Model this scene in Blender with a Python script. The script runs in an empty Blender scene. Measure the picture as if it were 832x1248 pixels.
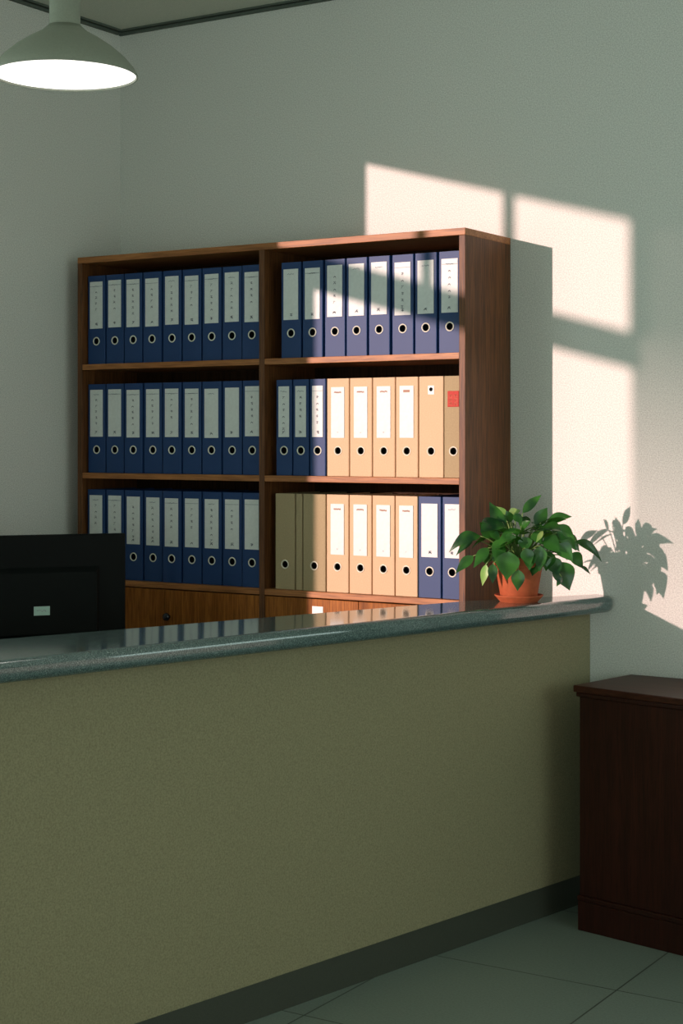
import bpy, bmesh, math, random
from mathutils import Vector, Matrix
C = bpy.context.scene.collection
PI = math.pi
F = 1985.0; HOR = 535.0; H = 1.468
CX, CY = -0.840, 6.198                      # corner of the room seen from the camera
WX, WY = 0.84652, -0.53260                  # along the back wall
NX, NY = -0.53260, -0.84652                 # away from the back wall

def room(X, Y):
    a, b = X - CX, Y - CY
    return (a*WX + b*WY, -(a*NX + b*NY))
def at(u, v, Y):
    x, y = room((u-416)/F*Y, Y)
    return Vector((x, y, H + (HOR-v)*Y/F))

# ---------------------------------------------------------------- materials
def nodes(name):
    m = bpy.data.materials.new(name); m.use_nodes = True
    nt = m.node_tree; b = nt.nodes['Principled BSDF']
    return m, nt, b
def mixc(nt, fac, a, b):
    n = nt.nodes.new('ShaderNodeMix'); n.data_type = 'RGBA'
    if isinstance(fac, float): n.inputs[0].default_value = fac
    else: nt.links.new(fac, n.inputs[0])
    for s, v in ((6, a), (7, b)):
        if isinstance(v, tuple): n.inputs[s].default_value = (*v, 1)
        else: nt.links.new(v, n.inputs[s])
    return n.outputs[2]
def ramp(nt, src, p0, p1, v0=0.0, v1=1.0):
    n = nt.nodes.new('ShaderNodeMapRange'); n.inputs[1].default_value = p0; n.inputs[2].default_value = p1
    n.inputs[3].default_value = v0; n.inputs[4].default_value = v1
    nt.links.new(src, n.inputs[0]); return n.outputs[0]
def noise(nt, scale, detail=2.0, stretch=None, rough=0.5):
    tc = nt.nodes.new('ShaderNodeTexCoord'); n = nt.nodes.new('ShaderNodeTexNoise')
    n.inputs['Scale'].default_value = scale; n.inputs['Detail'].default_value = detail; n.inputs['Roughness'].default_value = rough
    if stretch:
        mp = nt.nodes.new('ShaderNodeMapping'); mp.inputs['Scale'].default_value = stretch
        nt.links.new(tc.outputs['Object'], mp.inputs[0]); nt.links.new(mp.outputs[0], n.inputs[0])
    else: nt.links.new(tc.outputs['Object'], n.inputs[0])
    return n.outputs[0]
def bump(nt, b, src, strength, dist=0.001):
    n = nt.nodes.new('ShaderNodeBump'); n.inputs['Strength'].default_value = strength; n.inputs['Distance'].default_value = dist
    nt.links.new(src, n.inputs['Height']); nt.links.new(n.outputs[0], b.inputs['Normal'])
def sc(c, k): return tuple(min(1, x*k) for x in c)
def plain(name, col, rough=0.5, spec=0.5, metal=0.0, grain=0.0, gscale=220, bmp=0.0):
    m, nt, b = nodes(name)
    b.inputs['Roughness'].default_value = rough; b.inputs['Specular IOR Level'].default_value = spec
    b.inputs['Metallic'].default_value = metal
    n = noise(nt, gscale, 2)
    g = max(grain, 0.02)
    nt.links.new(mixc(nt, ramp(nt, n, .3, .7), sc(col, 1-g), sc(col, 1+g)), b.inputs['Base Color'])
    if bmp: bump(nt, b, n, bmp)
    return m
def wood(name, dark, light, rough=0.4, horiz=False, spec=0.5, sx=1.0):
    m, nt, b = nodes(name)
    st = (0.9, 0.9, 14) if horiz else (14, 14, 0.9)
    if horiz == 'x': st = (0.9, 14, 14)
    n1 = noise(nt, 2.6*sx, 5, st, .6); n2 = noise(nt, 11*sx, 3, st, .6)
    c = mixc(nt, ramp(nt, n1, .3, .7), dark, light)
    c2 = mixc(nt, ramp(nt, n2, .42, .75), c, sc(dark, .55))
    nt.links.new(c2, b.inputs['Base Color'])
    b.inputs['Roughness'].default_value = rough; b.inputs['Specular IOR Level'].default_value = spec
    bump(nt, b, n2, .12, .0005)
    return m

M = {}
M['wall'] = plain('painted_plaster', (.68, .675, .64), .9, .2, grain=.20, gscale=270, bmp=.25)
M['ceiling'] = plain('ceiling_paint', (.56, .58, .50), .9, .2, grain=.10, gscale=240)
M['trimdark'] = plain('dark_trim_paint', (.10, .12, .10), .7, .2)
M['wood'] = wood('bookcase_wood', (.085, .030, .009), (.19, .072, .022), .5, spec=.3)
M['woodh'] = wood('bookcase_edge_glare', (.30, .108, .030), (.46, .190, .064), .45, 'x', spec=.3)  # paler than the panels; sun glare on the edges put into the colour
M['door'] = wood('cabinet_door_wood', (.22, .068, .011), (.40, .140, .024), .5, spec=.15)
M['woodin_shade'] = wood('bookcase_back_shade', (.030, .012, .004), (.050, .020, .007), .6, spec=.1)  # bookcase wood darkened; the shade of the recess is in the colour
M['red'] = wood('mahogany_wood', (.026, .0055, .003), (.050, .011, .006), .42, spec=.3)
M['redtop'] = wood('mahogany_top_wood', (.050, .014, .007), (.085, .026, .014), .42, 'x', spec=.2)
M['desk'] = wood('desk_wood', (.14, .07, .035), (.22, .11, .055), .45, 'x')
M['blue'] = plain('blue_binder_board', (.013, .045, .145), .5, .3, grain=.12, gscale=500, bmp=.1)
M['kraft'] = plain('kraft_binder_board', (.62, .44, .28), .75, .2, grain=.07, gscale=300, bmp=.1)
M['olive'] = plain('shaded_olive_kraft', (.37, .29, .17), .8, .2, grain=.06, gscale=200, bmp=.1)  # olive kraft, with shade on the files darkened into its colour
M['label'] = plain('white_label_paper', (.67, .69, .68), .5, .4, grain=.04, gscale=90)
M['ink'] = plain('dark_ink', (.10, .11, .14), .7, .2)
M['greyink'] = plain('grey_ink', (.30, .32, .36), .7, .2)
M['brownink'] = plain('brown_ink', (.40, .24, .18), .7, .2)
M['ring'] = plain('metal_ring', (.84, .80, .68), .35, .5, metal=.35)
M['black'] = plain('hole_shade_black', (.006, .006, .006), .9, .1)  # painted dark for the shade inside the binder holes
M['paper'] = plain('paper_block', (.55, .52, .46), .9, .1, grain=.1)
M['seal'] = plain('red_seal', (.44, .028, .016), .6, .3, grain=.12, gscale=400)
M['sealmark'] = plain('seal_marks', (.50, .10, .05), .6, .3)
M['shade'] = plain('enamel_shade', (.26, .275, .225), .45, .4, grain=.05)
M['shade_in'] = plain('white_enamel', (.85, .85, .82), .4, .4)
M['plastic'] = plain('black_plastic', (.003, .004, .004), .55, .12)
M['plastic2'] = plain('black_plastic_panel', (.004, .0055, .0055), .6, .12)
M['sticker'] = plain('pale_sticker', (.42, .60, .54), .5, .3)
M['terra'] = plain('terracotta', (.39, .092, .034), .7, .3, grain=.10, gscale=60, bmp=.1)
M['soil'] = plain('potting_soil', (.035, .022, .014), .95, .1, grain=.4, gscale=150, bmp=.8)
M['stem'] = plain('green_stem', (.16, .26, .07), .5, .4)
M['knob'] = plain('dark_knob', (.012, .010, .016), .12, .6)
M['white'] = plain('white_tag', (.85, .84, .80), .5, .3)
M['steel'] = plain('grey_window_metal', (.25, .26, .25), .5, .4)
M['laminate'] = plain('olive_laminate', (.28, .248, .146), .75, .25, grain=.17, gscale=230, bmp=.15)
M['plinth'] = plain('dark_plinth_laminate', (.060, .064, .050), .35, .4, grain=.08)

m, nt, b = nodes('polished_granite'); M['granite'] = m
n1 = noise(nt, 520, 3); n2 = noise(nt, 260, 2)
c = mixc(nt, ramp(nt, n1, .40, .62), (.026, .050, .052), (.13, .19, .185))
c = mixc(nt, ramp(nt, n2, .58, .72), c, (.20, .27, .26))
nt.links.new(c, b.inputs['Base Color']); b.inputs['Roughness'].default_value = .085
b.inputs['IOR'].default_value = 1.85

m, nt, b = nodes('floor_tiles'); M['floor'] = m
tc = nt.nodes.new('ShaderNodeTexCoord'); mp = nt.nodes.new('ShaderNodeMapping')
mp.inputs['Location'].default_value = (-2.322+1.2, .739, 0)
br = nt.nodes.new('ShaderNodeTexBrick'); br.offset = 0; br.squash = 1
nt.links.new(tc.outputs['Object'], mp.inputs[0]); nt.links.new(mp.outputs[0], br.inputs[0])
for k, v in (('Scale', 1), ('Mortar Size', .0025), ('Mortar Smooth', .1), ('Brick Width', .6), ('Row Height', .6)): br.inputs[k].default_value = v
br.inputs['Color1'].default_value = (.26, .31, .27, 1); br.inputs['Color2'].default_value = (.275, .325, .285, 1); br.inputs['Mortar'].default_value = (.07, .085, .07, 1)
n = noise(nt, 160, 3)
mul = nt.nodes.new('ShaderNodeMix'); mul.data_type = 'RGBA'; mul.blend_type = 'MULTIPLY'; mul.inputs[0].default_value = 1
nt.links.new(br.outputs[0], mul.inputs[6]); nt.links.new(mixc(nt, ramp(nt, n, .3, .7), (.82, .82, .82), (1, 1, 1)), mul.inputs[7])
nt.links.new(mul.outputs[2], b.inputs['Base Color']); b.inputs['Roughness'].default_value = .45

m, nt, b = nodes('leaf_green'); M['leaf'] = m
n = noise(nt, 11, 2)
c = mixc(nt, ramp(nt, n, .42, .60), (.004, .034, .012), (.045, .185, .026))  # random mottles; contrast of sunlit and dark leaves put into the colour
nt.links.new(c, b.inputs['Base Color']); b.inputs['Roughness'].default_value = .26
tr = nt.nodes.new('ShaderNodeBsdfTranslucent'); tr.inputs[0].default_value = (.10, .30, .03, 1)
mx = nt.nodes.new('ShaderNodeMixShader'); mx.inputs[0].default_value = .22
nt.links.new(b.outputs[0], mx.inputs[1]); nt.links.new(tr.outputs[0], mx.inputs[2])
nt.links.new(mx.outputs[0], nt.nodes['Material Output'].inputs[0])
m, nt, b = nodes('leaf_young'); M['leaf_young'] = m
b.inputs['Base Color'].default_value = (.22, .38, .07, 1); b.inputs['Roughness'].default_value = .4
n = noise(nt, 20, 2); nt.links.new(mixc(nt, ramp(nt, n, .35, .65), (.13, .34, .05), (.30, .40, .12)), b.inputs['Base Color'])

m, nt, b = nodes('glowing_diffuser'); M['glow'] = m
b.inputs['Base Color'].default_value = (.9, .9, .88, 1)
b.inputs['Emission Color'].default_value = (1, .96, .90, 1); b.inputs['Emission Strength'].default_value = 1.6
m, nt, b = nodes('glowing_bulb'); M['bulb'] = m
b.inputs['Emission Color'].default_value = (1, .96, .88, 1); b.inputs['Emission Strength'].default_value = 14

m, nt, b = nodes('added_sun_sheer'); M['curtain'] = m      # added to dim the sun; denser upward so the light fades out
tp = nt.nodes.new('ShaderNodeBsdfTransparent'); df = nt.nodes.new('ShaderNodeBsdfTranslucent'); df.inputs[0].default_value = (.75, .70, .62, 1)
tc = nt.nodes.new('ShaderNodeTexCoord'); sp = nt.nodes.new('ShaderNodeSeparateXYZ'); nt.links.new(tc.outputs['Object'], sp.inputs[0])
mx = nt.nodes.new('ShaderNodeMixShader'); nt.links.new(ramp(nt, sp.outputs[2], 1.55, 2.40, .28, .97), mx.inputs[0])
nt.links.new(tp.outputs[0], mx.inputs[1]); nt.links.new(df.outputs[0], mx.inputs[2]); nt.links.new(mx.outputs[0], nt.nodes['Material Output'].inputs[0])

# ---------------------------------------------------------------- mesh helpers
def link(name, bm, mat, parent=None, smooth=False, mats=None, bev=0, seg=2, loc=None):
    bmesh.ops.recalc_face_normals(bm, faces=bm.faces[:])
    me = bpy.data.meshes.new(name); bm.to_mesh(me); bm.free()
    for x in (mats or [mat]): me.materials.append(M[x])
    if smooth: me.shade_smooth()
    o = bpy.data.objects.new(name, me); C.objects.link(o)
    if parent: o.parent = parent
    if loc is not None: o.location = loc
    if bev:
        md = o.modifiers.new('edge', 'BEVEL'); md.width = bev; md.segments = seg; md.limit_method = 'ANGLE'; md.angle_limit = .6
        md.harden_normals = False
    return o
def box(bm, x0, y0, z0, x1, y1, z1, mi=0):
    v = [bm.verts.new(p) for p in ((x0,y0,z0),(x1,y0,z0),(x1,y1,z0),(x0,y1,z0),(x0,y0,z1),(x1,y0,z1),(x1,y1,z1),(x0,y1,z1))]
    fs = [bm.faces.new([v[i] for i in q]) for q in ((0,3,2,1),(4,5,6,7),(0,1,5,4),(1,2,6,5),(2,3,7,6),(3,0,4,7))]
    for f in fs: f.material_index = mi
    return v
def B(*bs):
    bm = bmesh.new()
    for q in bs: box(bm, *q)
    return bm
def prism(bm, pts, z0, z1, zf=None):
    zf = zf or (lambda p: 0)
    lo = [bm.verts.new((p[0], p[1], z0+zf(p))) for p in pts]; hi = [bm.verts.new((p[0], p[1], z1+zf(p))) for p in pts]
    n = len(pts)
    bm.faces.new(lo[::-1]); bm.faces.new(hi)
    for i in range(n): bm.faces.new((lo[i], lo[(i+1)%n], hi[(i+1)%n], hi[i]))
def lathe(bm, prof, n=40, cen=(0,0,0), close=False):
    rings = []
    for r, z in prof:
        if r < 1e-6: rings.append([bm.verts.new((cen[0], cen[1], cen[2]+z))])
        else: rings.append([bm.verts.new((cen[0]+r*math.cos(2*PI*i/n), cen[1]+r*math.sin(2*PI*i/n), cen[2]+z)) for i in range(n)])
    for a, b_ in zip(rings, rings[1:]):
        for i in range(n):
            j = (i+1) % n
            if len(a) == 1 and len(b_) == 1: continue
            if len(a) == 1: bm.faces.new((a[0], b_[i], b_[j]))
            elif len(b_) == 1: bm.faces.new((a[i], a[j], b_[0]))
            else: bm.faces.new((a[i], a[j], b_[j], b_[i]))
def tube(bm, pts, r, n=8):
    rings = []
    for i, p in enumerate(pts):
        d = (pts[min(i+1, len(pts)-1)] - pts[max(i-1, 0)]).normalized()
        s = d.cross(Vector((.3, .2, .93))).normalized(); t = d.cross(s)
        rr = r[i] if isinstance(r, (list, tuple)) else r
        rings.append([bm.verts.new(p + s*rr*math.cos(2*PI*k/n) + t*rr*math.sin(2*PI*k/n)) for k in range(n)])
    for a, b_ in zip(rings, rings[1:]):
        for k in range(n): bm.faces.new((a[k], a[(k+1)%n], b_[(k+1)%n], b_[k]))
    bm.faces.new(rings[0][::-1]); bm.faces.new(rings[-1])
def empty(name, loc, rz, label, cat, group=None):
    o = bpy.data.objects.new(name, None); C.objects.link(o); o.location = loc; o.rotation_euler = (0, 0, rz); o.empty_display_size = .05
    return tag(o, label, cat, group)
def tag(o, label, cat, group=None):
    o['label'] = label; o['category'] = cat
    if group: o['group'] = group
    return o
def struct(name, bm, mat, parent=None, **k):
    o = link(name, bm, mat, parent, **k)
    if not parent: o['kind'] = 'structure'
    return o

# ---------------------------------------------------------------- room shell
ZC = 3.02; RX = 6.2; RY = -9.0
struct('floor', B((-.2, RY, -.1, RX+.2, .2, 0)), 'floor')
struct('ceiling', B((-.2, RY, ZC, RX+.2, .2, ZC+.1)), 'ceiling')
struct('wall_back', B((-.2, 0, 0, RX+.2, .2, ZC)), 'wall')
TW = .06                                     # unseen window wall, made thin so the slanting sun gets through
WL0, WL1, WZ0, WZ1 = -2.36, -6.3, 1.0, 2.732
struct('wall_left', B((-TW, WL0, 0, 0, 0, ZC), (-TW, WL1, 0, 0, WL0, WZ0), (-TW, -2.62, WZ0, 0, WL0, 2.27), (-TW, WL1, WZ1, 0, WL0, ZC), (-TW, RY, 0, 0, WL1, ZC)), 'wall')  # low block beside the opening is added to shade the first binders
# unseen right and front walls, with openings added to let in fill daylight
struct('wall_right', B((RX, RY, 0, RX+.2, -3.6, ZC), (RX, -3.6, 0, RX+.2, -.5, .9), (RX, -3.6, 2.4, RX+.2, -.5, ZC), (RX, -.5, 0, RX+.2, 0, ZC)), 'wall')
struct('wall_front', B((-.2, RY-.2, 0, 2.6, RY, ZC), (6.0, RY-.2, 0, RX+.2, RY, ZC), (2.6, RY-.2, 2.5, 6.0, RY, ZC)), 'wall')
struct('trim_1', B((0, -.012, ZC-.020, RX, 0, ZC-.011), (0, -.020, ZC-.007, RX, 0, ZC)), 'trimdark')
struct('trim_2', B((0, -9, ZC-.020, .012, -.021, ZC-.011), (0, -9, ZC-.007, .020, -.021, ZC)), 'trimdark')
# window in the thin wall: frame, mullion, transom (thin steel)
w = struct('window_1', B((-.035, -3.60, 2.372, -.008, -3.56, WZ1)), 'steel')
struct('transom', B((-.03, -4.54, 2.262, -.008, WL0, 2.372)), 'steel', w)
struct('mullion', B((-.03, -4.62, 2.372, -.008, -4.50, WZ1)), 'steel', w)

# unseen sheer curtain, added to soften the sun on the back wall
bm = bmesh.new(); n = 150; rows = 14; prev = None
for j in range(rows+1):
    z = .75 + (2.86-.75)*j/rows
    r_ = [bm.verts.new((.085 + .007*math.sin(i*.62 + .3*math.sin(j*.4)), -4.27 - 2.1*i/n, z)) for i in range(n+1)]
    if prev:
        for i in range(n): bm.faces.new((prev[i], prev[i+1], r_[i+1], r_[i]))
    prev = r_
cur = empty('added_sun_sheer', (.085, -5.3, 0), 0, 'unseen pale sheer curtain added beside the sunny window to dim the sun', 'curtain')
cl = link('sun_sheer_cloth', bm, 'curtain', cur, smooth=True); cl.matrix_parent_inverse = Matrix.Translation((-.085, 5.3, 0))
bm = bmesh.new(); tube(bm, [Vector((.085, -4.1, 2.875)), Vector((.085, -6.5, 2.875))], .012)
for y in (-4.15, -6.45): tube(bm, [Vector((.0, y, 2.875)), Vector((.085, y, 2.875))], .008)
rod = link('sun_sheer_rod', bm, 'steel', cur); rod.matrix_parent_inverse = cl.matrix_parent_inverse

# ---------------------------------------------------------------- bookcase
XL, XR, YF = .066, 1.647, -.320
T = .022; DX = .878
ZT = 2.124; S1, S2, S3 = 1.737, 1.346, .966; ST = .020
bc = empty('bookcase', ((XL+XR)/2, YF/2, 0), 0, 'tall open two-bay wooden bookcase with cupboards below, standing against the wall', 'bookcase')
inv = Matrix.Translation((-(XL+XR)/2, -YF/2, 0))
def part(name, bm, mat, parent, **k):
    o = link(name, bm, mat, parent, **k)
    if parent is bc: o.matrix_parent_inverse = inv
    return o
YB = -.004
part('side_panel', B((XL, YF, 0, XL+T, YB, ZT-T)), 'wood', bc, bev=.0012)
part('side_panel', B((XR-T, YF, 0, XR, YB, ZT-T)), 'wood', bc, bev=.0012)
part('top_panel', B((XL, YF, ZT-T, XR, YB, ZT)), 'woodh', bc, bev=.0012)
part('divider', B((DX-.011, YF, .06, DX+.011, YB-.006, ZT-T)), 'wood', bc, bev=.0012)
part('back_panel', B((XL+T, YB-.006, .06, XR-T, YB, ZT-T)), 'woodin_shade', bc)
for z in (S1, S2, S3):
    for x0, x1 in ((XL+T, DX-.011), (DX+.011, XR-T)):
        part('shelf', B((x0, YF+.001, z-ST, x1, YB-.006, z)), 'woodh', bc, bev=.0012)
part('plinth', B((XL+T, YF+.03, 0, XR-T, YF+.05, .07)), 'wood', bc)
part('base_panel', B((XL+T, YF+.02, .06, DX-.011, YB-.006, .08), (DX+.011, YF+.02, .06, XR-T, YB-.006, .08)), 'wood', bc)
def knob(x, z, par):
    bm = bmesh.new(); lathe(bm, [(0, .026), (.008, .0255), (.013, .022), (.0145, .016), (.012, .011), (.007, .008), (.006, 0), (0, 0)], 20)
    bmesh.ops.rotate(bm, verts=bm.verts[:], cent=(0,0,0), matrix=Matrix.Rotation(PI/2, 3, 'X'))
    bmesh.ops.translate(bm, verts=bm.verts[:], vec=(x, YF, z))
    k = link('knob', bm, 'knob', par, smooth=True)
for bay, (x0, x1) in enumerate(((XL+T, DX-.011), (DX+.011, XR-T))):
    xm = (x0+x1)/2 if bay else .463
    for i, (a, c_) in enumerate(((x0+.001, xm-.001), (xm+.001, x1-.001))):
        d = part('door', B((a, YF+.002, .085, c_, YF+.019, S3-ST-.004)), 'door', bc, bev=.001)
        if bay == 0 and i == 1: knob(a+.022, .850, d)
        if bay == 1 and i == 0:
            p = at(393.5, 742.5, 5.37)
            tg = link('paper_tag', B((p.x-.021, YF+.0005, p.z-.012, p.x+.021, YF+.0018, p.z+.012)), 'white', d)
            tg['label'] = 'small white paper tag'

# ---------------------------------------------------------------- binders
BH = .319; BD = .270
def spine(bm, x0, x1, z0, z1, y, cx, cz, r, n=24, depth=.003):
    ring = [bm.verts.new((cx+r*math.cos(2*PI*i/n), y, cz+r*math.sin(2*PI*i/n))) for i in range(n)]
    outer = []
    for i in range(n):
        a = 2*PI*i/n; c_, s_ = math.cos(a), math.sin(a)
        tx = ((x1-cx) if c_ > 0 else (x0-cx))/c_ if abs(c_) > 1e-6 else 1e9
        q = min(x1-cx, cx-x0)
        k = q/max(abs(c_), abs(s_))
        outer.append(bm.verts.new((cx+c_*k, y, cz+s_*k)))
    for i in range(n): bm.faces.new((ring[i], ring[(i+1)%n], outer[(i+1)%n], outer[i]))
    back = [bm.verts.new((v.co.x, y+.0025, v.co.z)) for v in ring]
    for i in range(n): bm.faces.new((ring[i], back[i], back[(i+1)%n], ring[(i+1)%n]))
    q = min(x1-cx, cx-x0)
    def quad(a, b_, c0, d): bm.faces.new([bm.verts.new((px, y, pz)) for px, pz in ((a, c0), (b_, c0), (b_, d), (a, d))])
    if x0 < cx-q-1e-5: quad(x0, cx-q, z0, z1)
    if x1 > cx+q+1e-5: quad(cx+q, x1, z0, z1)
    quad(cx-q, cx+q, cz+q, z1); quad(cx-q, cx+q, z0, cz-q)
meshcache = {}
def cover_mesh(wd, kind, hole=True, hole2=False):
    key = ('cover', round(wd, 4), kind, hole, hole2)
    if key in meshcache: return meshcache[key]
    bm = bmesh.new(); hw = wd/2; e = .0022
    # rounded front edges of the spine: two slim chamfer columns, side boards, closed inner faces
    if hole:
        spine(bm, -hw+e, hw-e, 0, BH, 0, 0, .083, .0112)
        if hole2:
            pass
    else:
        bm.faces.new([bm.verts.new(p) for p in ((-hw+e,0,0),(hw-e,0,0),(hw-e,0,BH),(-hw+e,0,BH))])
    for s in (-1, 1):
        prof = [(s*(hw-e), 0), (s*(hw-.0005), .0008), (s*hw, .003), (s*hw, BD), (s*(hw-.003), BD), (s*(hw-.003), .003), ]
        lo = [bm.verts.new((x, y, 0)) for x, y in prof]; hi = [bm.verts.new((x, y, BH)) for x, y in prof]
        for i in range(len(prof)-1): bm.faces.new((lo[i], lo[i+1], hi[i+1], hi[i]))
        bm.faces.new(lo); bm.faces.new(hi)
    bm.faces.new([bm.verts.new(p) for p in ((-hw+.003,.003,0),(hw-.003,.003,0),(hw-.003,.003,.06),(-hw+.003,.003,.06))])
    bm.faces.new([bm.verts.new(p) for p in ((-hw+e,0,BH),(hw-e,0,BH),(hw-.003,.003,BH),(-hw+.003,.003,BH))])
    bm.faces.new([bm.verts.new(p) for p in ((-hw+.003,.003,.11),(hw-.003,.003,.11),(hw-.003,.003,BH),(-hw+.003,.003,BH))])
    me = bpy.data.meshes.new('cover'); 
    bmesh.ops.remove_doubles(bm, verts=bm.verts[:], dist=.00001)
    bm.to_mesh(me); bm.free(); me.materials.append(M[kind]); meshcache[key] = me; return me
def simple(key, fn, mats):
    if key in meshcache: return meshcache[key]
    bm = bmesh.new(); fn(bm); bmesh.ops.recalc_face_normals(bm, faces=bm.faces[:])
    me = bpy.data.meshes.new(key[0]); bm.to_mesh(me); bm.free()
    for x in mats: me.materials.append(M[x])
    meshcache[key] = me; return me
def add(name, me, parent, loc=(0,0,0)):
    o = bpy.data.objects.new(name, me); C.objects.link(o); o.parent = parent; o.location = loc; return o
def paper_fn(hw):
    def f(bm): box(bm, -hw+.0035, .045, .006, hw-.0035, BD-.01, BH-.012); 
    return f
def holeback_fn(bm): box(bm, -.020, .0162, .045, .020, .0172, .125)  # black plate behind the spine hole stands in for its inner shade
def ring_fn(bm):
    n, k = 28, 8; R, r = .0134, .0021; vs = []
    for i in range(n):
        a = 2*PI*i/n; vs.append([bm.verts.new(((R+r*math.cos(2*PI*j/k))*math.cos(a), -.0006 - r*.8*math.sin(2*PI*j/k), .083+(R+r*math.cos(2*PI*j/k))*math.sin(a))) for j in range(k)])
    for i in range(n):
        for j in range(k): bm.faces.new((vs[i][j], vs[(i+1)%n][j], vs[(i+1)%n][(j+1)%k], vs[i][(j+1)%k]))
def stroke(bm, x0, z0, x1, z1, t, y=-.0026, mi=0):
    d = Vector((x1-x0, z1-z0)); 
    if d.length < 1e-6: return
    nrm = Vector((-d.y, d.x)).normalized()*t/2
    q = [(x0+nrm.x, z0+nrm.y), (x1+nrm.x, z1+nrm.y), (x1-nrm.x, z1-nrm.y), (x0-nrm.x, z0-nrm.y)]
    f = bm.faces.new([bm.verts.new((a, y, b_)) for a, b_ in q]); f.material_index = mi
def glyph(bm, cx, cz, s, rnd, mi=0):
    kind = rnd.randint(0, 4); t = s*.16
    h = s/2
    if kind != 1: stroke(bm, cx-h, cz+h*rnd.uniform(.4, .9), cx+h, cz+h*rnd.uniform(.4, .9), t, mi=mi)
    if kind != 2: stroke(bm, cx-h*.9, cz-h*rnd.uniform(.1, .4), cx+h*.9, cz-h*rnd.uniform(.0, .3), t, mi=mi)
    if kind in (0, 3): stroke(bm, cx+rnd.uniform(-.2, .2)*h, cz+h, cx+rnd.uniform(-.3, .3)*h, cz-h, t, mi=mi)
    if kind in (1, 2, 4): stroke(bm, cx, cz+h*.3, cx-h, cz-h, t, mi=mi)
    if kind in (1, 3, 4): stroke(bm, cx, cz+h*.2, cx+h, cz-h, t, mi=mi)
def lettering_fn(style, lw, z0, z1, seed):
    def f(bm):
        rnd = random.Random(seed); hz = z1-.017
        if style in ('col', 'few'):
            if rnd.random() < .55: stroke(bm, -lw/2+.001, hz, lw/2-.001, hz, .0016, mi=1)
            if rnd.random() < .7:
                for i in range(7): stroke(bm, -.013+i*.0038, hz+rnd.uniform(-.002, .002), -.0105+i*.0038, hz+rnd.uniform(-.002, .002), .003, mi=1)
            if style == 'col':
                k = rnd.choice((4, 5, 5, 6))
                for i in range(k): glyph(bm, rnd.uniform(-.001, .001), hz-.020-i*.021, .0090, rnd, 0)
            glyph(bm, rnd.uniform(-.002, .003), z0+.016, .0105, rnd, 0); glyph(bm, rnd.uniform(-.002, .003), z0+.016, .007, rnd, 0)
        elif style == 'head':
            for i in range(9): stroke(bm, -.013+i*.003, hz+rnd.uniform(-.0015, .0015), -.0105+i*.003, hz+rnd.uniform(-.0015, .0015), .0050, mi=1)
            glyph(bm, .0, z0+.018, .005, rnd, 0)
        elif style == 'bar':
            stroke(bm, -.012, hz, .012, hz, .008, mi=1)
    return f
rnd = random.Random(11)
def binder(x, z, wd, kind, style, label, group, yoff=0.0, lean=0.0, shift=0.0, hole=True):
    o = empty('lever_arch_binder', (x, YF+.024+yoff, z), 0, label, 'binder', group)
    add('cover', cover_mesh(wd, kind, hole), o)
    add('paper_block', simple(('paper_block', round(wd, 4)), paper_fn(wd/2), ['paper']), o)
    if hole:
        add('finger_hole_dark', simple(('finger_hole_dark',), holeback_fn, ['black']), o)
        add('finger_ring', simple(('finger_ring',), ring_fn, ['ring']), o)
    if style:
        lw = min(.058, wd-.020) if kind == 'blue' else .051
        if wd < .065: lw = .042
        z0, z1 = (.128+shift, .297+shift) if kind == 'blue' else (.123+shift, .289+shift)
        sd = rnd.randint(0, 9999)
        ink2 = 'greyink' if kind == 'blue' else 'brownink'
        def lab(bm):
            lettering_fn(style, lw, z0, z1, sd)(bm); box(bm, -lw/2, -.0022, z0, lw/2, -.0001, z1, 2)
        add('spine_label', simple(('spine_label', sd), lab, ['ink' if kind == 'blue' else 'greyink', ink2, 'label']), o)
    return o
ORD = ['first', 'second', 'third', 'fourth', 'fifth', 'sixth', 'seventh', 'eighth', 'ninth']
EPS = .0006
def bx_at(u, zrow):  # x on the plane of the spines seen at image column u
    r = (u-416)/F; yy = YF+.024
    # camera ray meets y = yy
    ox, oy = room(0, 0); px, py = room(r, 1.0); dx, dy = px-ox, py-oy
    t = (yy-oy)/dy; return ox+dx*t
x_l0 = bx_at(106.5, 0); PL = (DX-.012-x_l0)/9; print('PITCH', x_l0, PL)
rows = [('top', S1), ('middle', S2), ('bottom', S3)]
for rn, z in rows:
    for i in range(9):
        wd = PL - .0055
        cxb = x_l0 + PL*i + PL/2
        st = 'few' if (rn, i) in (('middle', 1), ('middle', 6), ('middle', 7), ('bottom', 8)) else 'col'
        binder(cxb, z+EPS, wd, 'blue', st, f'blue binder in the shaded bay, {rn} shelf, {ORD[i]} counting from the room corner', f'blue binders on the {rn} shelf of the shaded bay',
               yoff=rnd.uniform(-.004, .004), shift=rnd.uniform(-.003, .003) if rn != 'bottom' else rnd.uniform(-.003, .002))
x_r0 = .940
def span(u0, u1): a, c_ = bx_at(u0, 0), min(bx_at(u1, 0), XR-T-.0008); return (a+c_)/2, c_-a
for i in range(8):
    cxb = x_r0 + .0857*i + .0405
    binder(cxb, S1+EPS, .0785, 'blue', 'col' if i in (2, 7, 5) else 'few', f'blue binder in the sunlit bay, top shelf, {ORD[i]} counting from the divider', 'blue binders on the top shelf of the sunlit bay', yoff=rnd.uniform(-.003, .003), shift=rnd.uniform(-.003, .003))
for i, (a, c_) in enumerate(((336.5, 355.5), (357, 376), (377.5, 396.5))):
    cxb, wd = span(a, c_)
    binder(cxb, S2+EPS, wd, 'blue', 'col', f'slim blue binder in the sunlit bay, middle shelf, {ORD[i]} counting from the divider', 'slim blue binders on the middle shelf')
KS = ((398.5, 425), (426.3, 453), (454.3, 481), (482.3, 509))
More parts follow.
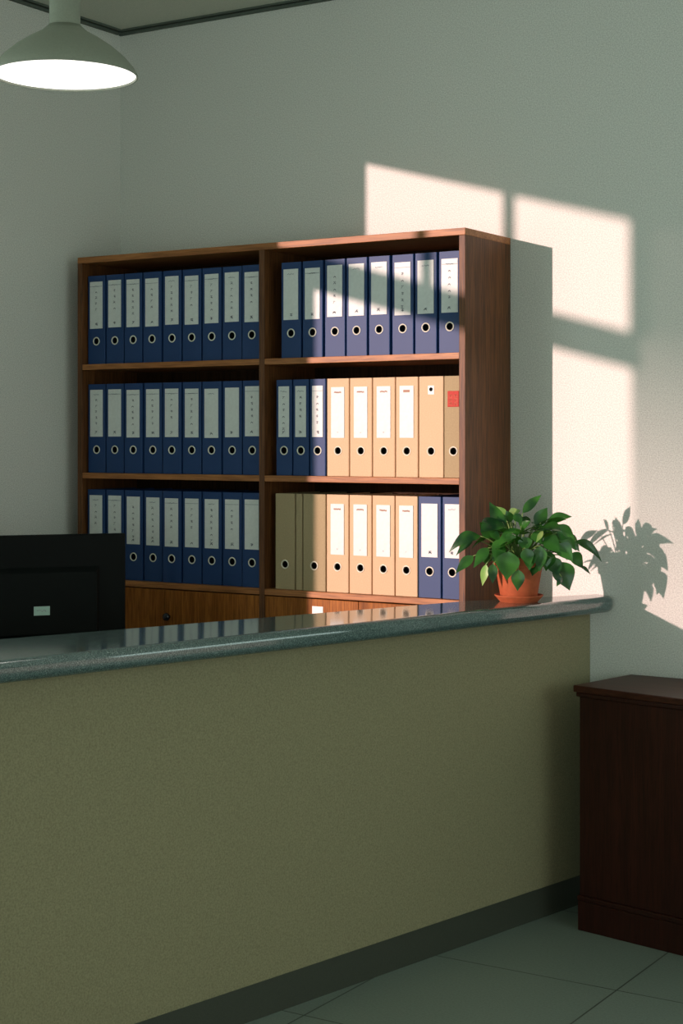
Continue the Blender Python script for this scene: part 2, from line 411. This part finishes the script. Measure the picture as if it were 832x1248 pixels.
for i, (a, c_) in enumerate(KS):
    cxb, wd = span(a, c_)
    binder(cxb, S2+EPS, wd, 'kraft', 'bar' if i == 3 else 'head', f'tan binder with a white label, middle shelf, {ORD[i]} beside the slim blue ones' if i < 3 else 'tan binder with a brown bar on its white label, middle shelf', 'tan binders on the middle shelf', shift=.002)
cxb, wd = span(510.5, 540)
o = binder(cxb, S2+EPS, wd, 'kraft', None, 'plain tan binder with two small round holes and no label, middle shelf', 'tan binders on the middle shelf')
bm = B((-.011, -.0012, .262, .011, -.0001, .290)); hp = link('hole_plate', bm, 'label', o)
hp['label'] = 'small cream plate with an upper hole'
bm = bmesh.new(); lathe(bm, [(0, .0006), (.0062, .0006), (.0062, 0)], 20)
bmesh.ops.rotate(bm, verts=bm.verts[:], cent=(0,0,0), matrix=Matrix.Rotation(PI/2, 3, 'X')); bmesh.ops.translate(bm, verts=bm.verts[:], vec=(0, -.0012, .278))
link('upper_hole_dark', bm, 'black', hp)  # flat black disc; the dark of the hole is painted on
cxb, wd = span(540.8, 563.6)
o = binder(cxb, S2+EPS, wd, 'olive', None, 'drab tan binder with a red seal on its spine, middle shelf end', 'tan binders on the middle shelf', yoff=.002)
bm = B((-.020, -.0018, .222, .020, -.0001, .272)); seal = link('red_seal', bm, 'seal', o, bev=.001); seal['label'] = 'red rectangular seal'
bm = bmesh.new(); r2 = random.Random(3)
for gx in (-.009, .009):
    for gz in (.259, .246, .233): glyph(bm, gx, gz, .012, r2)
for v in bm.verts: v.co.y = -.0021
link('seal_marks', bm, 'sealmark', seal)
cxb, wd = span(335.5, 359)
binder(cxb, S3+EPS, wd, 'olive', None, 'drab tan binder without label beside the divider, bottom shelf', 'drab tan files on the bottom shelf')
cxb, wd = span(360.3, 368)
o = empty('box_file', (cxb, YF+.024, S3+EPS), 0, 'narrow drab tan file without hole, bottom shelf between two wide ones', 'file', 'drab tan files on the bottom shelf')
add('cover', cover_mesh(wd, 'olive', False), o); add('paper_block', simple(('paper_block', round(wd, 4)), paper_fn(wd/2), ['paper']), o)
cxb, wd = span(369.2, 396.5)
binder(cxb, S3+EPS, wd, 'olive', None, 'wide drab tan binder without label next to labelled tan ones, bottom shelf', 'drab tan files on the bottom shelf')
for i, (a, c_) in enumerate(((398, 424.5), (425.8, 452.5), (453.8, 480.5), (481.8, 508.5))):
    cxb, wd = span(a, c_)
    binder(cxb, S3+EPS, wd, 'kraft', 'head', f'tan binder with a white label, bottom shelf, {ORD[i]} beside the unlabelled drab ones', 'tan binders on the bottom shelf', shift=.0)
for i, (a, c_) in enumerate(((509.8, 537.2), (538.8, 563.8))):
    cxb, wd = span(a, c_)
    binder(cxb, S3+EPS, wd, 'blue', 'few', ('blue binder standing beside the tan ones, bottom shelf of the sunlit bay', 'blue binder behind the plant leaves, bottom shelf end of the sunlit bay')[i], 'blue binders on the bottom shelf of the sunlit bay')

# ---------------------------------------------------------------- counter
AD = Vector((-.196, -.9806))                # run of the counter away from the wall
PN = Vector((.9806, -.196))                 # the way its front faces
P0 = Vector((1.926, -.003))
def cp(t, off): p = P0 + AD*t + PN*off; return (p.x, p.y)
TILT = .0112
def rise(p): return TILT*max(0.0, -p[1]-.004)
LEN = 3.3; SZ0, SZ1 = .926, .976
ct = empty('reception_counter', (*cp(1.6, -.06), 0), 0, 'long olive panelled reception counter running out from the wall', 'counter')
ci = Matrix.Translation((-cp(1.6, -.06)[0], -cp(1.6, -.06)[1], 0))
bm = bmesh.new()
def front_y(p, t): return max(p[1], 0)
pts = [cp(LEN, 0), cp(.0, 0), (P0.x-.11, -.003), cp(LEN, -.11)]
pts[1] = (P0.x, -.003)
prism(bm, pts, .094, SZ0-.0005, None)
for v in bm.verts:
    if v.co.z > .5: v.co.z += rise(v.co)
o = link('front_panel', bm, 'laminate', ct); o.matrix_parent_inverse = ci
bm = bmesh.new(); pts = [cp(LEN, -.004), (P0.x-.004, -.003), (P0.x-.105, -.003), cp(LEN, -.105)]
prism(bm, pts, 0, .094); o = link('plinth', bm, 'plinth', ct); o.matrix_parent_inverse = ci
# worktop
def lerp(a, b_, t): return (a[0]+(b_[0]-a[0])*t, a[1]+(b_[1]-a[1])*t)
FA = (2.030, -.004); FB = (1.590, -2.269); k = 3.3/2.265
FE = lerp(FA, FB, k)
BA = (1.712, -.433); BB = (1.285, -1.977); BE = lerp(BA, BB, (3.29-.433)/(1.977-.433))
tipL = (1.955, -.004)
pts = [FE]
c1 = lerp(FA, FB, .034); c0 = (FA[0]-.060, -.004)
pts.append(c1)
for i in range(1, 7):                       # rounded tip against the wall
    t = i/7; a = lerp(c1, FA, t); b2 = lerp(FA, c0, t); pts.append(lerp(a, b2, t))
pts += [c0, tipL, (BA[0]+.02, BA[1]+.03), BA, BE]
bm = bmesh.new(); RB = (SZ1-SZ0)/2*.76; np_ = len(pts)
pts[-4] = (1.935, -.004)
def inset(pts, d):
    out = []; n = len(pts)
    for i in range(n):
        p, q, w_ = (Vector(pts[j % n]) for j in (i-1, i, i+1))
        a1, a2 = (q-p).normalized(), (w_-q).normalized()
        n1, n2 = Vector((-a1.y, a1.x)), Vector((-a2.y, a2.x))
        m_ = n1+n2; m_ = m_/max(m_.dot(n1), .35)
        out.append(q + m_*d)
    return out
ar = sum(pts[i][0]*pts[(i+1) % np_][1]-pts[(i+1) % np_][0]*pts[i][1] for i in range(np_))
sg = 1 if ar > 0 else -1
steps = [(RB*(1-math.sin(t)), SZ0+RB-RB*math.cos(t)) for t in [i*PI/16 for i in range(9)]]
steps += [(RB*(1-math.cos(t)), SZ1-RB+RB*math.sin(t)) for t in [i*PI/16 for i in range(9)]]
loops = []
for d, z in steps:
    q = inset(pts, d*sg)
    for i, v in enumerate(q):
        if pts[i][1] > -.0045: v.y = -.004
    loops.append([bm.verts.new((v.x, v.y, z + rise(v))) for v in q])
for l0, l1 in zip(loops, loops[1:]):
    for i in range(np_):
        f = bm.faces.new((l0[i], l0[(i+1) % np_], l1[(i+1) % np_], l1[i])); f.smooth = True
for lp_ in (loops[0][::-1], loops[-1]): bm.faces.new(lp_)
o = link('granite_countertop', bm, 'granite')
tag(o, 'speckled grey green polished stone countertop with rounded edge on the olive counter', 'countertop')

# work desk behind the counter and its monitor
dk = empty('work_desk', (.55, -1.0, 0), 0, 'plain wooden work desk behind the counter, carrying the monitor', 'desk')
di = Matrix.Translation((-.55, 1.0, 0))
def dpart(n, *b_, mat='desk'):
    o = link(n, B(*b_), mat, dk, bev=.002); o.matrix_parent_inverse = di
dpart('desktop', (.06, -1.55, .70, 1.08, -.68, .728))
for x in (.08, 1.02):
    for y in (-1.53, -.74): dpart('leg', (x, y, 0, x+.04, y+.04, .70))
dpart('apron', (.12, -1.50, .62, 1.02, -1.482, .70))
mr = at(153, 650, 5.2)
ang = math.atan2(-1, 0)
# the back faces the camera; its far end is on the camera's right
ax = Vector(room(math.cos(math.radians(20)), math.sin(math.radians(20)))) - Vector(room(0, 0)); ax.normalize()
MW, MH = .57, .335
mc = Vector((mr.x, mr.y)) - ax*MW/2
rz = math.atan2(ax.y, ax.x)
mon = empty('computer_monitor', (mc.x, mc.y, .728), rz, 'black computer monitor seen from the back, standing behind the counter', 'monitor')
mt = mr.z - .728; mb = mt-MH
link('back_shell', B((-MW/2, .0, mb, MW/2, .028, mt)), 'plastic', mon, bev=.004)
bm = bmesh.new()
# raised inner housing with slanting sides
x0, x1, z0, z1, dd = -MW/2+.075, MW/2-.085, mb+.012, mt-.100, .022
v = [bm.verts.new(p) for p in ((x0, 0, z0), (x1, 0, z0), (x1, 0, z1), (x0, 0, z1), (x0+.010, -dd, z0+.012), (x1-.010, -dd, z0+.012), (x1-.010, -dd, z1-.018), (x0+.010, -dd, z1-.018))]
for q in ((4,5,6,7), (0,1,5,4), (1,2,6,5), (2,3,7,6), (3,0,4,7), (0,3,2,1)): bm.faces.new([v[i] for i in q])
hs = link('rear_housing', bm, 'plastic2', mon, bev=.003)
sx = None
pxs = at(50, 744, 5.10); rel = (Vector((pxs.x, pxs.y))-mc); lx = rel.dot(ax)
st = link('sticker', B((lx-.025, -dd-.0012, pxs.z-.728-.014, lx+.025, -dd-.0001, pxs.z-.728+.014)), 'sticker', hs)
st['label'] = 'pale green sticker'
bm = bmesh.new(); r2 = random.Random(5)
for i in range(6): stroke(bm, lx-.016+i*.005, pxs.z-.728+r2.uniform(-.003, .003), lx-.012+i*.005, pxs.z-.728+r2.uniform(-.003, .003), .002, y=-dd-.0016)
link('lettering', bm, 'greyink', st)
link('screen', B((-MW/2+.012, .0281, mb+.014, MW/2-.012, .0295, mt-.012)), 'knob', mon)
link('stand_neck', B((-.04, -.015, .010, .04, .0, mb+.10)), 'plastic', mon, bev=.004)
bm = bmesh.new(); lathe(bm, [(0, 0), (.12, 0), (.12, .006), (.11, .011), (0, .012)], 40); link('stand_base', bm, 'plastic', mon, smooth=False)

# ---------------------------------------------------------------- low cabinet at the side
fc = at(698, 835, 4.87); F0 = Vector((fc.x, fc.y)); ZT2 = fc.z
wv = Vector((.9806, -.196)); dv = Vector((.196, .9806))
dep = (-.006 - F0.y)/dv.y
WD = .80
cb = empty('low_cabinet', (F0.x+.3, F0.y+.1, 0), 0, 'dark red-brown low wooden cabinet standing beside the counter end', 'cabinet')
cbi = Matrix.Translation((-F0.x-.3, -F0.y-.1, 0))
def q2(a, b_): p = F0 + wv*a + dv*b_; return (p.x, p.y)
def cabpart(n, a0, b0, a1, b1, z0, z1, mat, bev=.002, par=None, seg=2):
    # back edge follows the wall
    def bk(a):
        p = F0 + wv*a; return (-.006 - p.y)/dv.y
    p = [q2(a0, b0), q2(a1, b0), q2(a1, min(b1, 9) if b1 < 5 else bk(a1)), q2(a0, b1 if b1 < 5 else bk(a0))]
    bm = bmesh.new(); prism(bm, p, z0, z1)
    o = link(n, bm, mat, par or cb, bev=bev, seg=seg)
    if not par: o.matrix_parent_inverse = cbi
    return o
cabpart('top_board', 0, 0, WD, 9, ZT2-.020, ZT2, 'redtop', .003)
cabpart('top_moulding', .006, .006, WD-.006, 9, ZT2-.034, ZT2-.0205, 'red', .003)
cabpart('body', .014, .014, WD-.014, 9, .105, ZT2-.0345, 'red', .002)
cabpart('base_moulding', .008, .008, WD-.008, 9, .088, .1045, 'red', .004)
cabpart('plinth', .010, .010, WD-.010, 9, 0, .0875, 'red', .002)

# ---------------------------------------------------------------- pendant lamp
lc = at(79, 93, 3.70); LX, LY, LZ = lc
lp = empty('pendant_lamp', (LX, LY, LZ), 0, 'grey green enamel pendant lamp, lit, hanging from the ceiling', 'lamp')
R = .165
prof = [(R, 0), (R, .004), (.157, .019), (.138, .041), (.110, .065), (.080, .085), (.053, .100), (.038, .114)]
inn = [(r-.003, z-.003) for r, z in prof[::-1]]; inn[-1] = (R-.003, 0)
bm = bmesh.new(); lathe(bm, prof + inn + [prof[0]], 64)
for f in bm.faces: f.material_index = 0
o = link('lamp_shade', bm, 'shade', lp, smooth=True)
bm = bmesh.new(); lathe(bm, [(R-.0035, .0045), (.15, .002), (.08, -.001), (0, -.002)], 64); link('diffuser', bm, 'glow', lp, smooth=True)
bm = bmesh.new(); lathe(bm, [(0, -.020), (.016, -.017), (.026, -.006), (.028, .0), (0, .002)], 32); link('bulb', bm, 'bulb', lp, smooth=True)
bm = bmesh.new(); lathe(bm, [(.0385, .112), (.035, .120), (.0345, .250), (.030, .262), (0, .264)], 40); link('lamp_neck', bm, 'shade', lp, smooth=True)
bm = bmesh.new(); tube(bm, [Vector((0, 0, .26)), Vector((0, 0, ZC-LZ-.02))], .004); link('cord', bm, 'plastic', lp)
bm = bmesh.new(); lathe(bm, [(0, ZC-LZ-.03), (.045, ZC-LZ-.028), (.05, ZC-LZ-.001), (0, ZC-LZ-.0005)], 32); link('ceiling_rose', bm, 'shade', lp)

# ---------------------------------------------------------------- potted plant
YP = 4.885
pc = at(632, 731, YP); pz = SZ1 + rise((0, pc.y)) + .0004
pp = empty('potted_plant', (pc.x, pc.y, pz), 0, 'bushy green leafy plant in a terracotta pot on the countertop end', 'plant')
bm = bmesh.new(); lathe(bm, [(0, 0), (.056, 0), (.060, .004), (.0725, .018), (.0730, .021), (.0700, .0212), (.058, .007), (0, .006)], 48); link('saucer', bm, 'terra', pp, smooth=False, bev=0)
bm = bmesh.new(); lathe(bm, [(0, .0065), (.050, .0065), (.0545, .012), (.0705, .105), (.0760, .106), (.0775, .109), (.0785, .132), (.077, .135), (.072, .135), (.069, .118), (0, .116)], 48)
link('pot', bm, 'terra', pp, smooth=True).modifiers.new('e', 'EDGE_SPLIT').split_angle = .7
bm = bmesh.new(); lathe(bm, [(0, .124), (.04, .122), (.0688, .118), (.0688, .1165), (0, .1165)], 32); link('soil', bm, 'soil', pp)
O = Vector((pc.x, pc.y, pz))
camp = Vector((*room(0, 0), H))
leafA, leafB, stemb = bmesh.new(), bmesh.new(), bmesh.new()
def leaf(bm, base, tip, width, arch=.12, fold=.18, roll=0.0, face=None):
    d = tip-base; L = d.length; dn = d.normalized()
    view = (face if face else (camp-(base+tip)/2)).normalized()
    view = (view + Vector((0, 0, .25))).normalized()
    side = dn.cross(view).normalized(); nrm = side.cross(dn).normalized()
    side = (side*math.cos(roll) + nrm*math.sin(roll)); nrm = side.cross(dn).normalized()
    up = Vector((0, 0, 1)); n = 10; rows_ = []
    for i in range(n+1):
        t = i/n
        wv_ = width/2*(math.sin(PI*t**.80)**1.0)*(1.05-.30*t) if 0 < t < 1 else .0004
        wv_ *= 1.12
        c = base + d*t + (up*.7+nrm*.5)*arch*L*math.sin(PI*t) 
        row = []
        for s in (-1, -.5, 0, .5, 1):
            row.append(bm.verts.new(c + side*wv_*s + nrm*(-fold*wv_*(1-abs(s))*.9 + .04*wv_*math.sin(9*t+s)) ))
        rows_.append(row)
    for a, b_ in zip(rows_, rows_[1:]):
        for k in range(4): bm.faces.new((a[k], a[k+1], b_[k+1], b_[k]))
def stem(base, r=.0019):
    s = Vector((O.x, O.y, O.z+.118)) + (Vector((base.x-O.x, base.y-O.y, 0))*.22)
    mid = (s+base)/2 + Vector((0, 0, .03 if base.z > s.z else .055)); pts = []
    for i in range(9):
        t = i/8; pts.append(s*(1-t)**2 + mid*2*t*(1-t) + base*t*t)
    tube(stemb, pts, [r*(1.25-.5*i/8) for i in range(9)], 6)
def Z(x, y, d): return at(540+x/4.16, 600+y/4.16, YP-d)
LV = [  # base, tip, width in zoomed pixels, depth at base / tip, arch, young
 (300,185, 233,48, 62, .02,.03, .05,0), (318,130, 268,72, 46, -.03,-.03, .05,1), (402,104, 497,14, 44, -.01,-.02, .06,0),
 (250,228, 184,152, 66, .03,.06, .05,0), (188,222, 28,305, 58, .03,.03, .22,0), (150,240, 64,322, 34, .0,.0, .1,0),
 (228,282, 153,384, 52, .05,.07, .08,0), (152,322, 62,412, 48, .05,.06, .08,0), (216,366, 198,474, 38, .06,.07, .0,1),
 (252,362, 250,464, 46, .07,.08, .02,0), (330,300, 322,445, 108, .09,.11, .03,0), (380,392, 376,500, 62, .10,.11, .0,0),
 (438,296, 436,396, 62, .09,.10, .03,0), (492,272, 488,402, 64, .08,.09, .03,0), (388,188, 268,274, 58, .05,.08, .08,0),
 (345,150, 318,92, 44, .0,.0, .04,0), (468,170, 527,78, 62, .02,.0, .05,0), (528,150, 652,124, 48, .01,.0, .12,0),
 (556,172, 672,296, 84, .02,.02, .16,0), (672,245, 803,352, 44, .0,-.01, .18,0), (580,262, 656,352, 74, .05,.06, .10,0),
 (590,352, 640,498, 104, .05,.05, .04,0), (650,308, 708,388, 62, .02,.0, .1,0), (600,428, 574,478, 26, .05,.05, .0,0),
 (700,372, 746,416, 16, -.01,-.02, .06,0), (395,170, 444,146, 30, .06,.07, .05,0), (512,230, 592,306, 82, .06,.07, .08,0),
 (300,265, 262,345, 58, .07,.09, .04,0), (415,285, 440,372, 62, .10,.11, .03,0), (545,330, 585,425, 74, .05,.06, .04,0), (610,220, 690,300, 62, .0,.0, .12,0), (470,285, 520,372, 60, .07,.08, .04,0), (200,300, 225,372, 40, .04,.05, .02,0), (575,205, 640,235, 56, .03,.02, .08,0),
 (410,225, 420,300, 66, .06,.07, .05,0), (350,205, 330,265, 50, .07,.08, .05,0), (460,200, 500,262, 62, .05,.07, .06,0),
 (300,240, 250,330, 60, .06,.08, .06,0), (420,120, 400,200, 56, .0,.03, .05,0), (540,300, 520,400, 70, .04,.06, .03,0),
 (360,110, 400,160, 42, .02,.04, .05,0), (280,110, 320,170, 44, .02,.03, .05,0), (480,330, 450,425, 66, .06,.08, .02,0),
 (260,300, 300,380, 56, .05,.06, .03,0), (560,380, 520,300, 40, .02,.0, .03,1), (330,110, 392,92, 40, -.02,-.03, .05,1),
 (620,300, 560,250, 60, -.02,-.0, .05,0), (505,195, 470,255, 22, .07,.08, .0,1), (240,190, 290,250, 42, .03,.05, .0,0),
]
for bx_, by_, tx_, ty_, wpx, d0, d1, ar, yg in LV:
    b0 = Z(bx_, by_, d0); t0 = Z(tx_, ty_, d1)
    leaf(leafB if yg else leafA, b0, t0, wpx*1.06/4.16/F*YP, ar, roll=rnd.uniform(-.25, .25)); stem(b0)
r3 = random.Random(21)
for i in range(30):   # the far side and the inside of the bush
    a = r3.uniform(0, 2*PI); rr = r3.uniform(.02, .085); z = r3.uniform(.15, .25)
    b0 = O + Vector((rr*math.cos(a), rr*math.sin(a), z)); ln = r3.uniform(.07, .105)
    t0 = b0 + Vector((math.cos(a)*ln*.8, math.sin(a)*ln*.8, r3.uniform(-.07, .035)))
    if t0.y > -.05 or t0.x < 1.68 or (t0.x < 1.70 and t0.y > -.34): continue
    if z > .2 and t0.z > O.z+.27: continue
    leaf(leafA, b0, t0, ln*r3.uniform(.55, .7), .1, face=Vector((math.cos(a)*.4, math.sin(a)*.4, 1)), roll=r3.uniform(-.5, .5)); stem(b0)
pinv = Matrix.Translation(-O)
for n_, b_, m_ in (('foliage', leafA, 'leaf'), ('young_foliage', leafB, 'leaf_young'), ('stems', stemb, 'stem')):
    if n_ == 'stems': n_ = 'stem'
    o = link(n_, b_, m_, pp, smooth=True); o.matrix_parent_inverse = pinv
    if n_ == 'young_foliage': o['label'] = 'yellow-green young leaves'

# ---------------------------------------------------------------- light
sd = Vector((.4205, .907, -.1155)).normalized()
sun = bpy.data.lights.new('low_sun', 'SUN'); sun.energy = 5.0; sun.angle = math.radians(.6); sun.color = (1.0, .70, .64)
so = bpy.data.objects.new('low_sun', sun); C.objects.link(so); so.rotation_euler = sd.to_track_quat('-Z', 'Y').to_euler(); so.location = (-3, -6, 4)
def portal(name, loc, rot, sx_, sy_):
    l = bpy.data.lights.new(name, 'AREA'); l.shape = 'RECTANGLE'; l.size = sx_; l.size_y = sy_; l.cycles.is_portal = True
    o = bpy.data.objects.new(name, l); C.objects.link(o); o.location = loc; o.rotation_euler = rot
portal('window_portal', (RX+.05, -2.05, 1.65), (0, PI/2, 0), 1.5, 3.1)
portal('front_portal', (4.3, RY-.05, 1.25), (PI/2, 0, 0), 3.4, 2.5)
portal('sunny_portal', (-.05, -4.3, 1.87), (0, -PI/2, 0), 1.75, 3.9)
wd = bpy.data.worlds.new('daylight'); bpy.context.scene.world = wd; wd.use_nodes = True
bg = wd.node_tree.nodes['Background']; bg.inputs[0].default_value = (.78, 1.0, .93, 1); bg.inputs[1].default_value = 2.65

cam = bpy.data.cameras.new('camera'); co = bpy.data.objects.new('camera', cam); C.objects.link(co)
cam.sensor_fit = 'HORIZONTAL'; cam.sensor_width = 36; cam.lens = F/832*36; cam.shift_y = -(624-HOR)/832; cam.clip_start = .05
co.location = camp; co.rotation_euler = (PI/2, 0, math.atan2(-WY, WX))
S = bpy.context.scene; S.camera = co
S.view_settings.view_transform = 'Standard'; S.view_settings.look = 'None'; S.view_settings.gamma = 1; S.view_settings.use_curve_mapping = False
S.view_settings.exposure = 0
S.cycles.max_bounces = 8; S.cycles.diffuse_bounces = 5; S.cycles.use_denoising = True
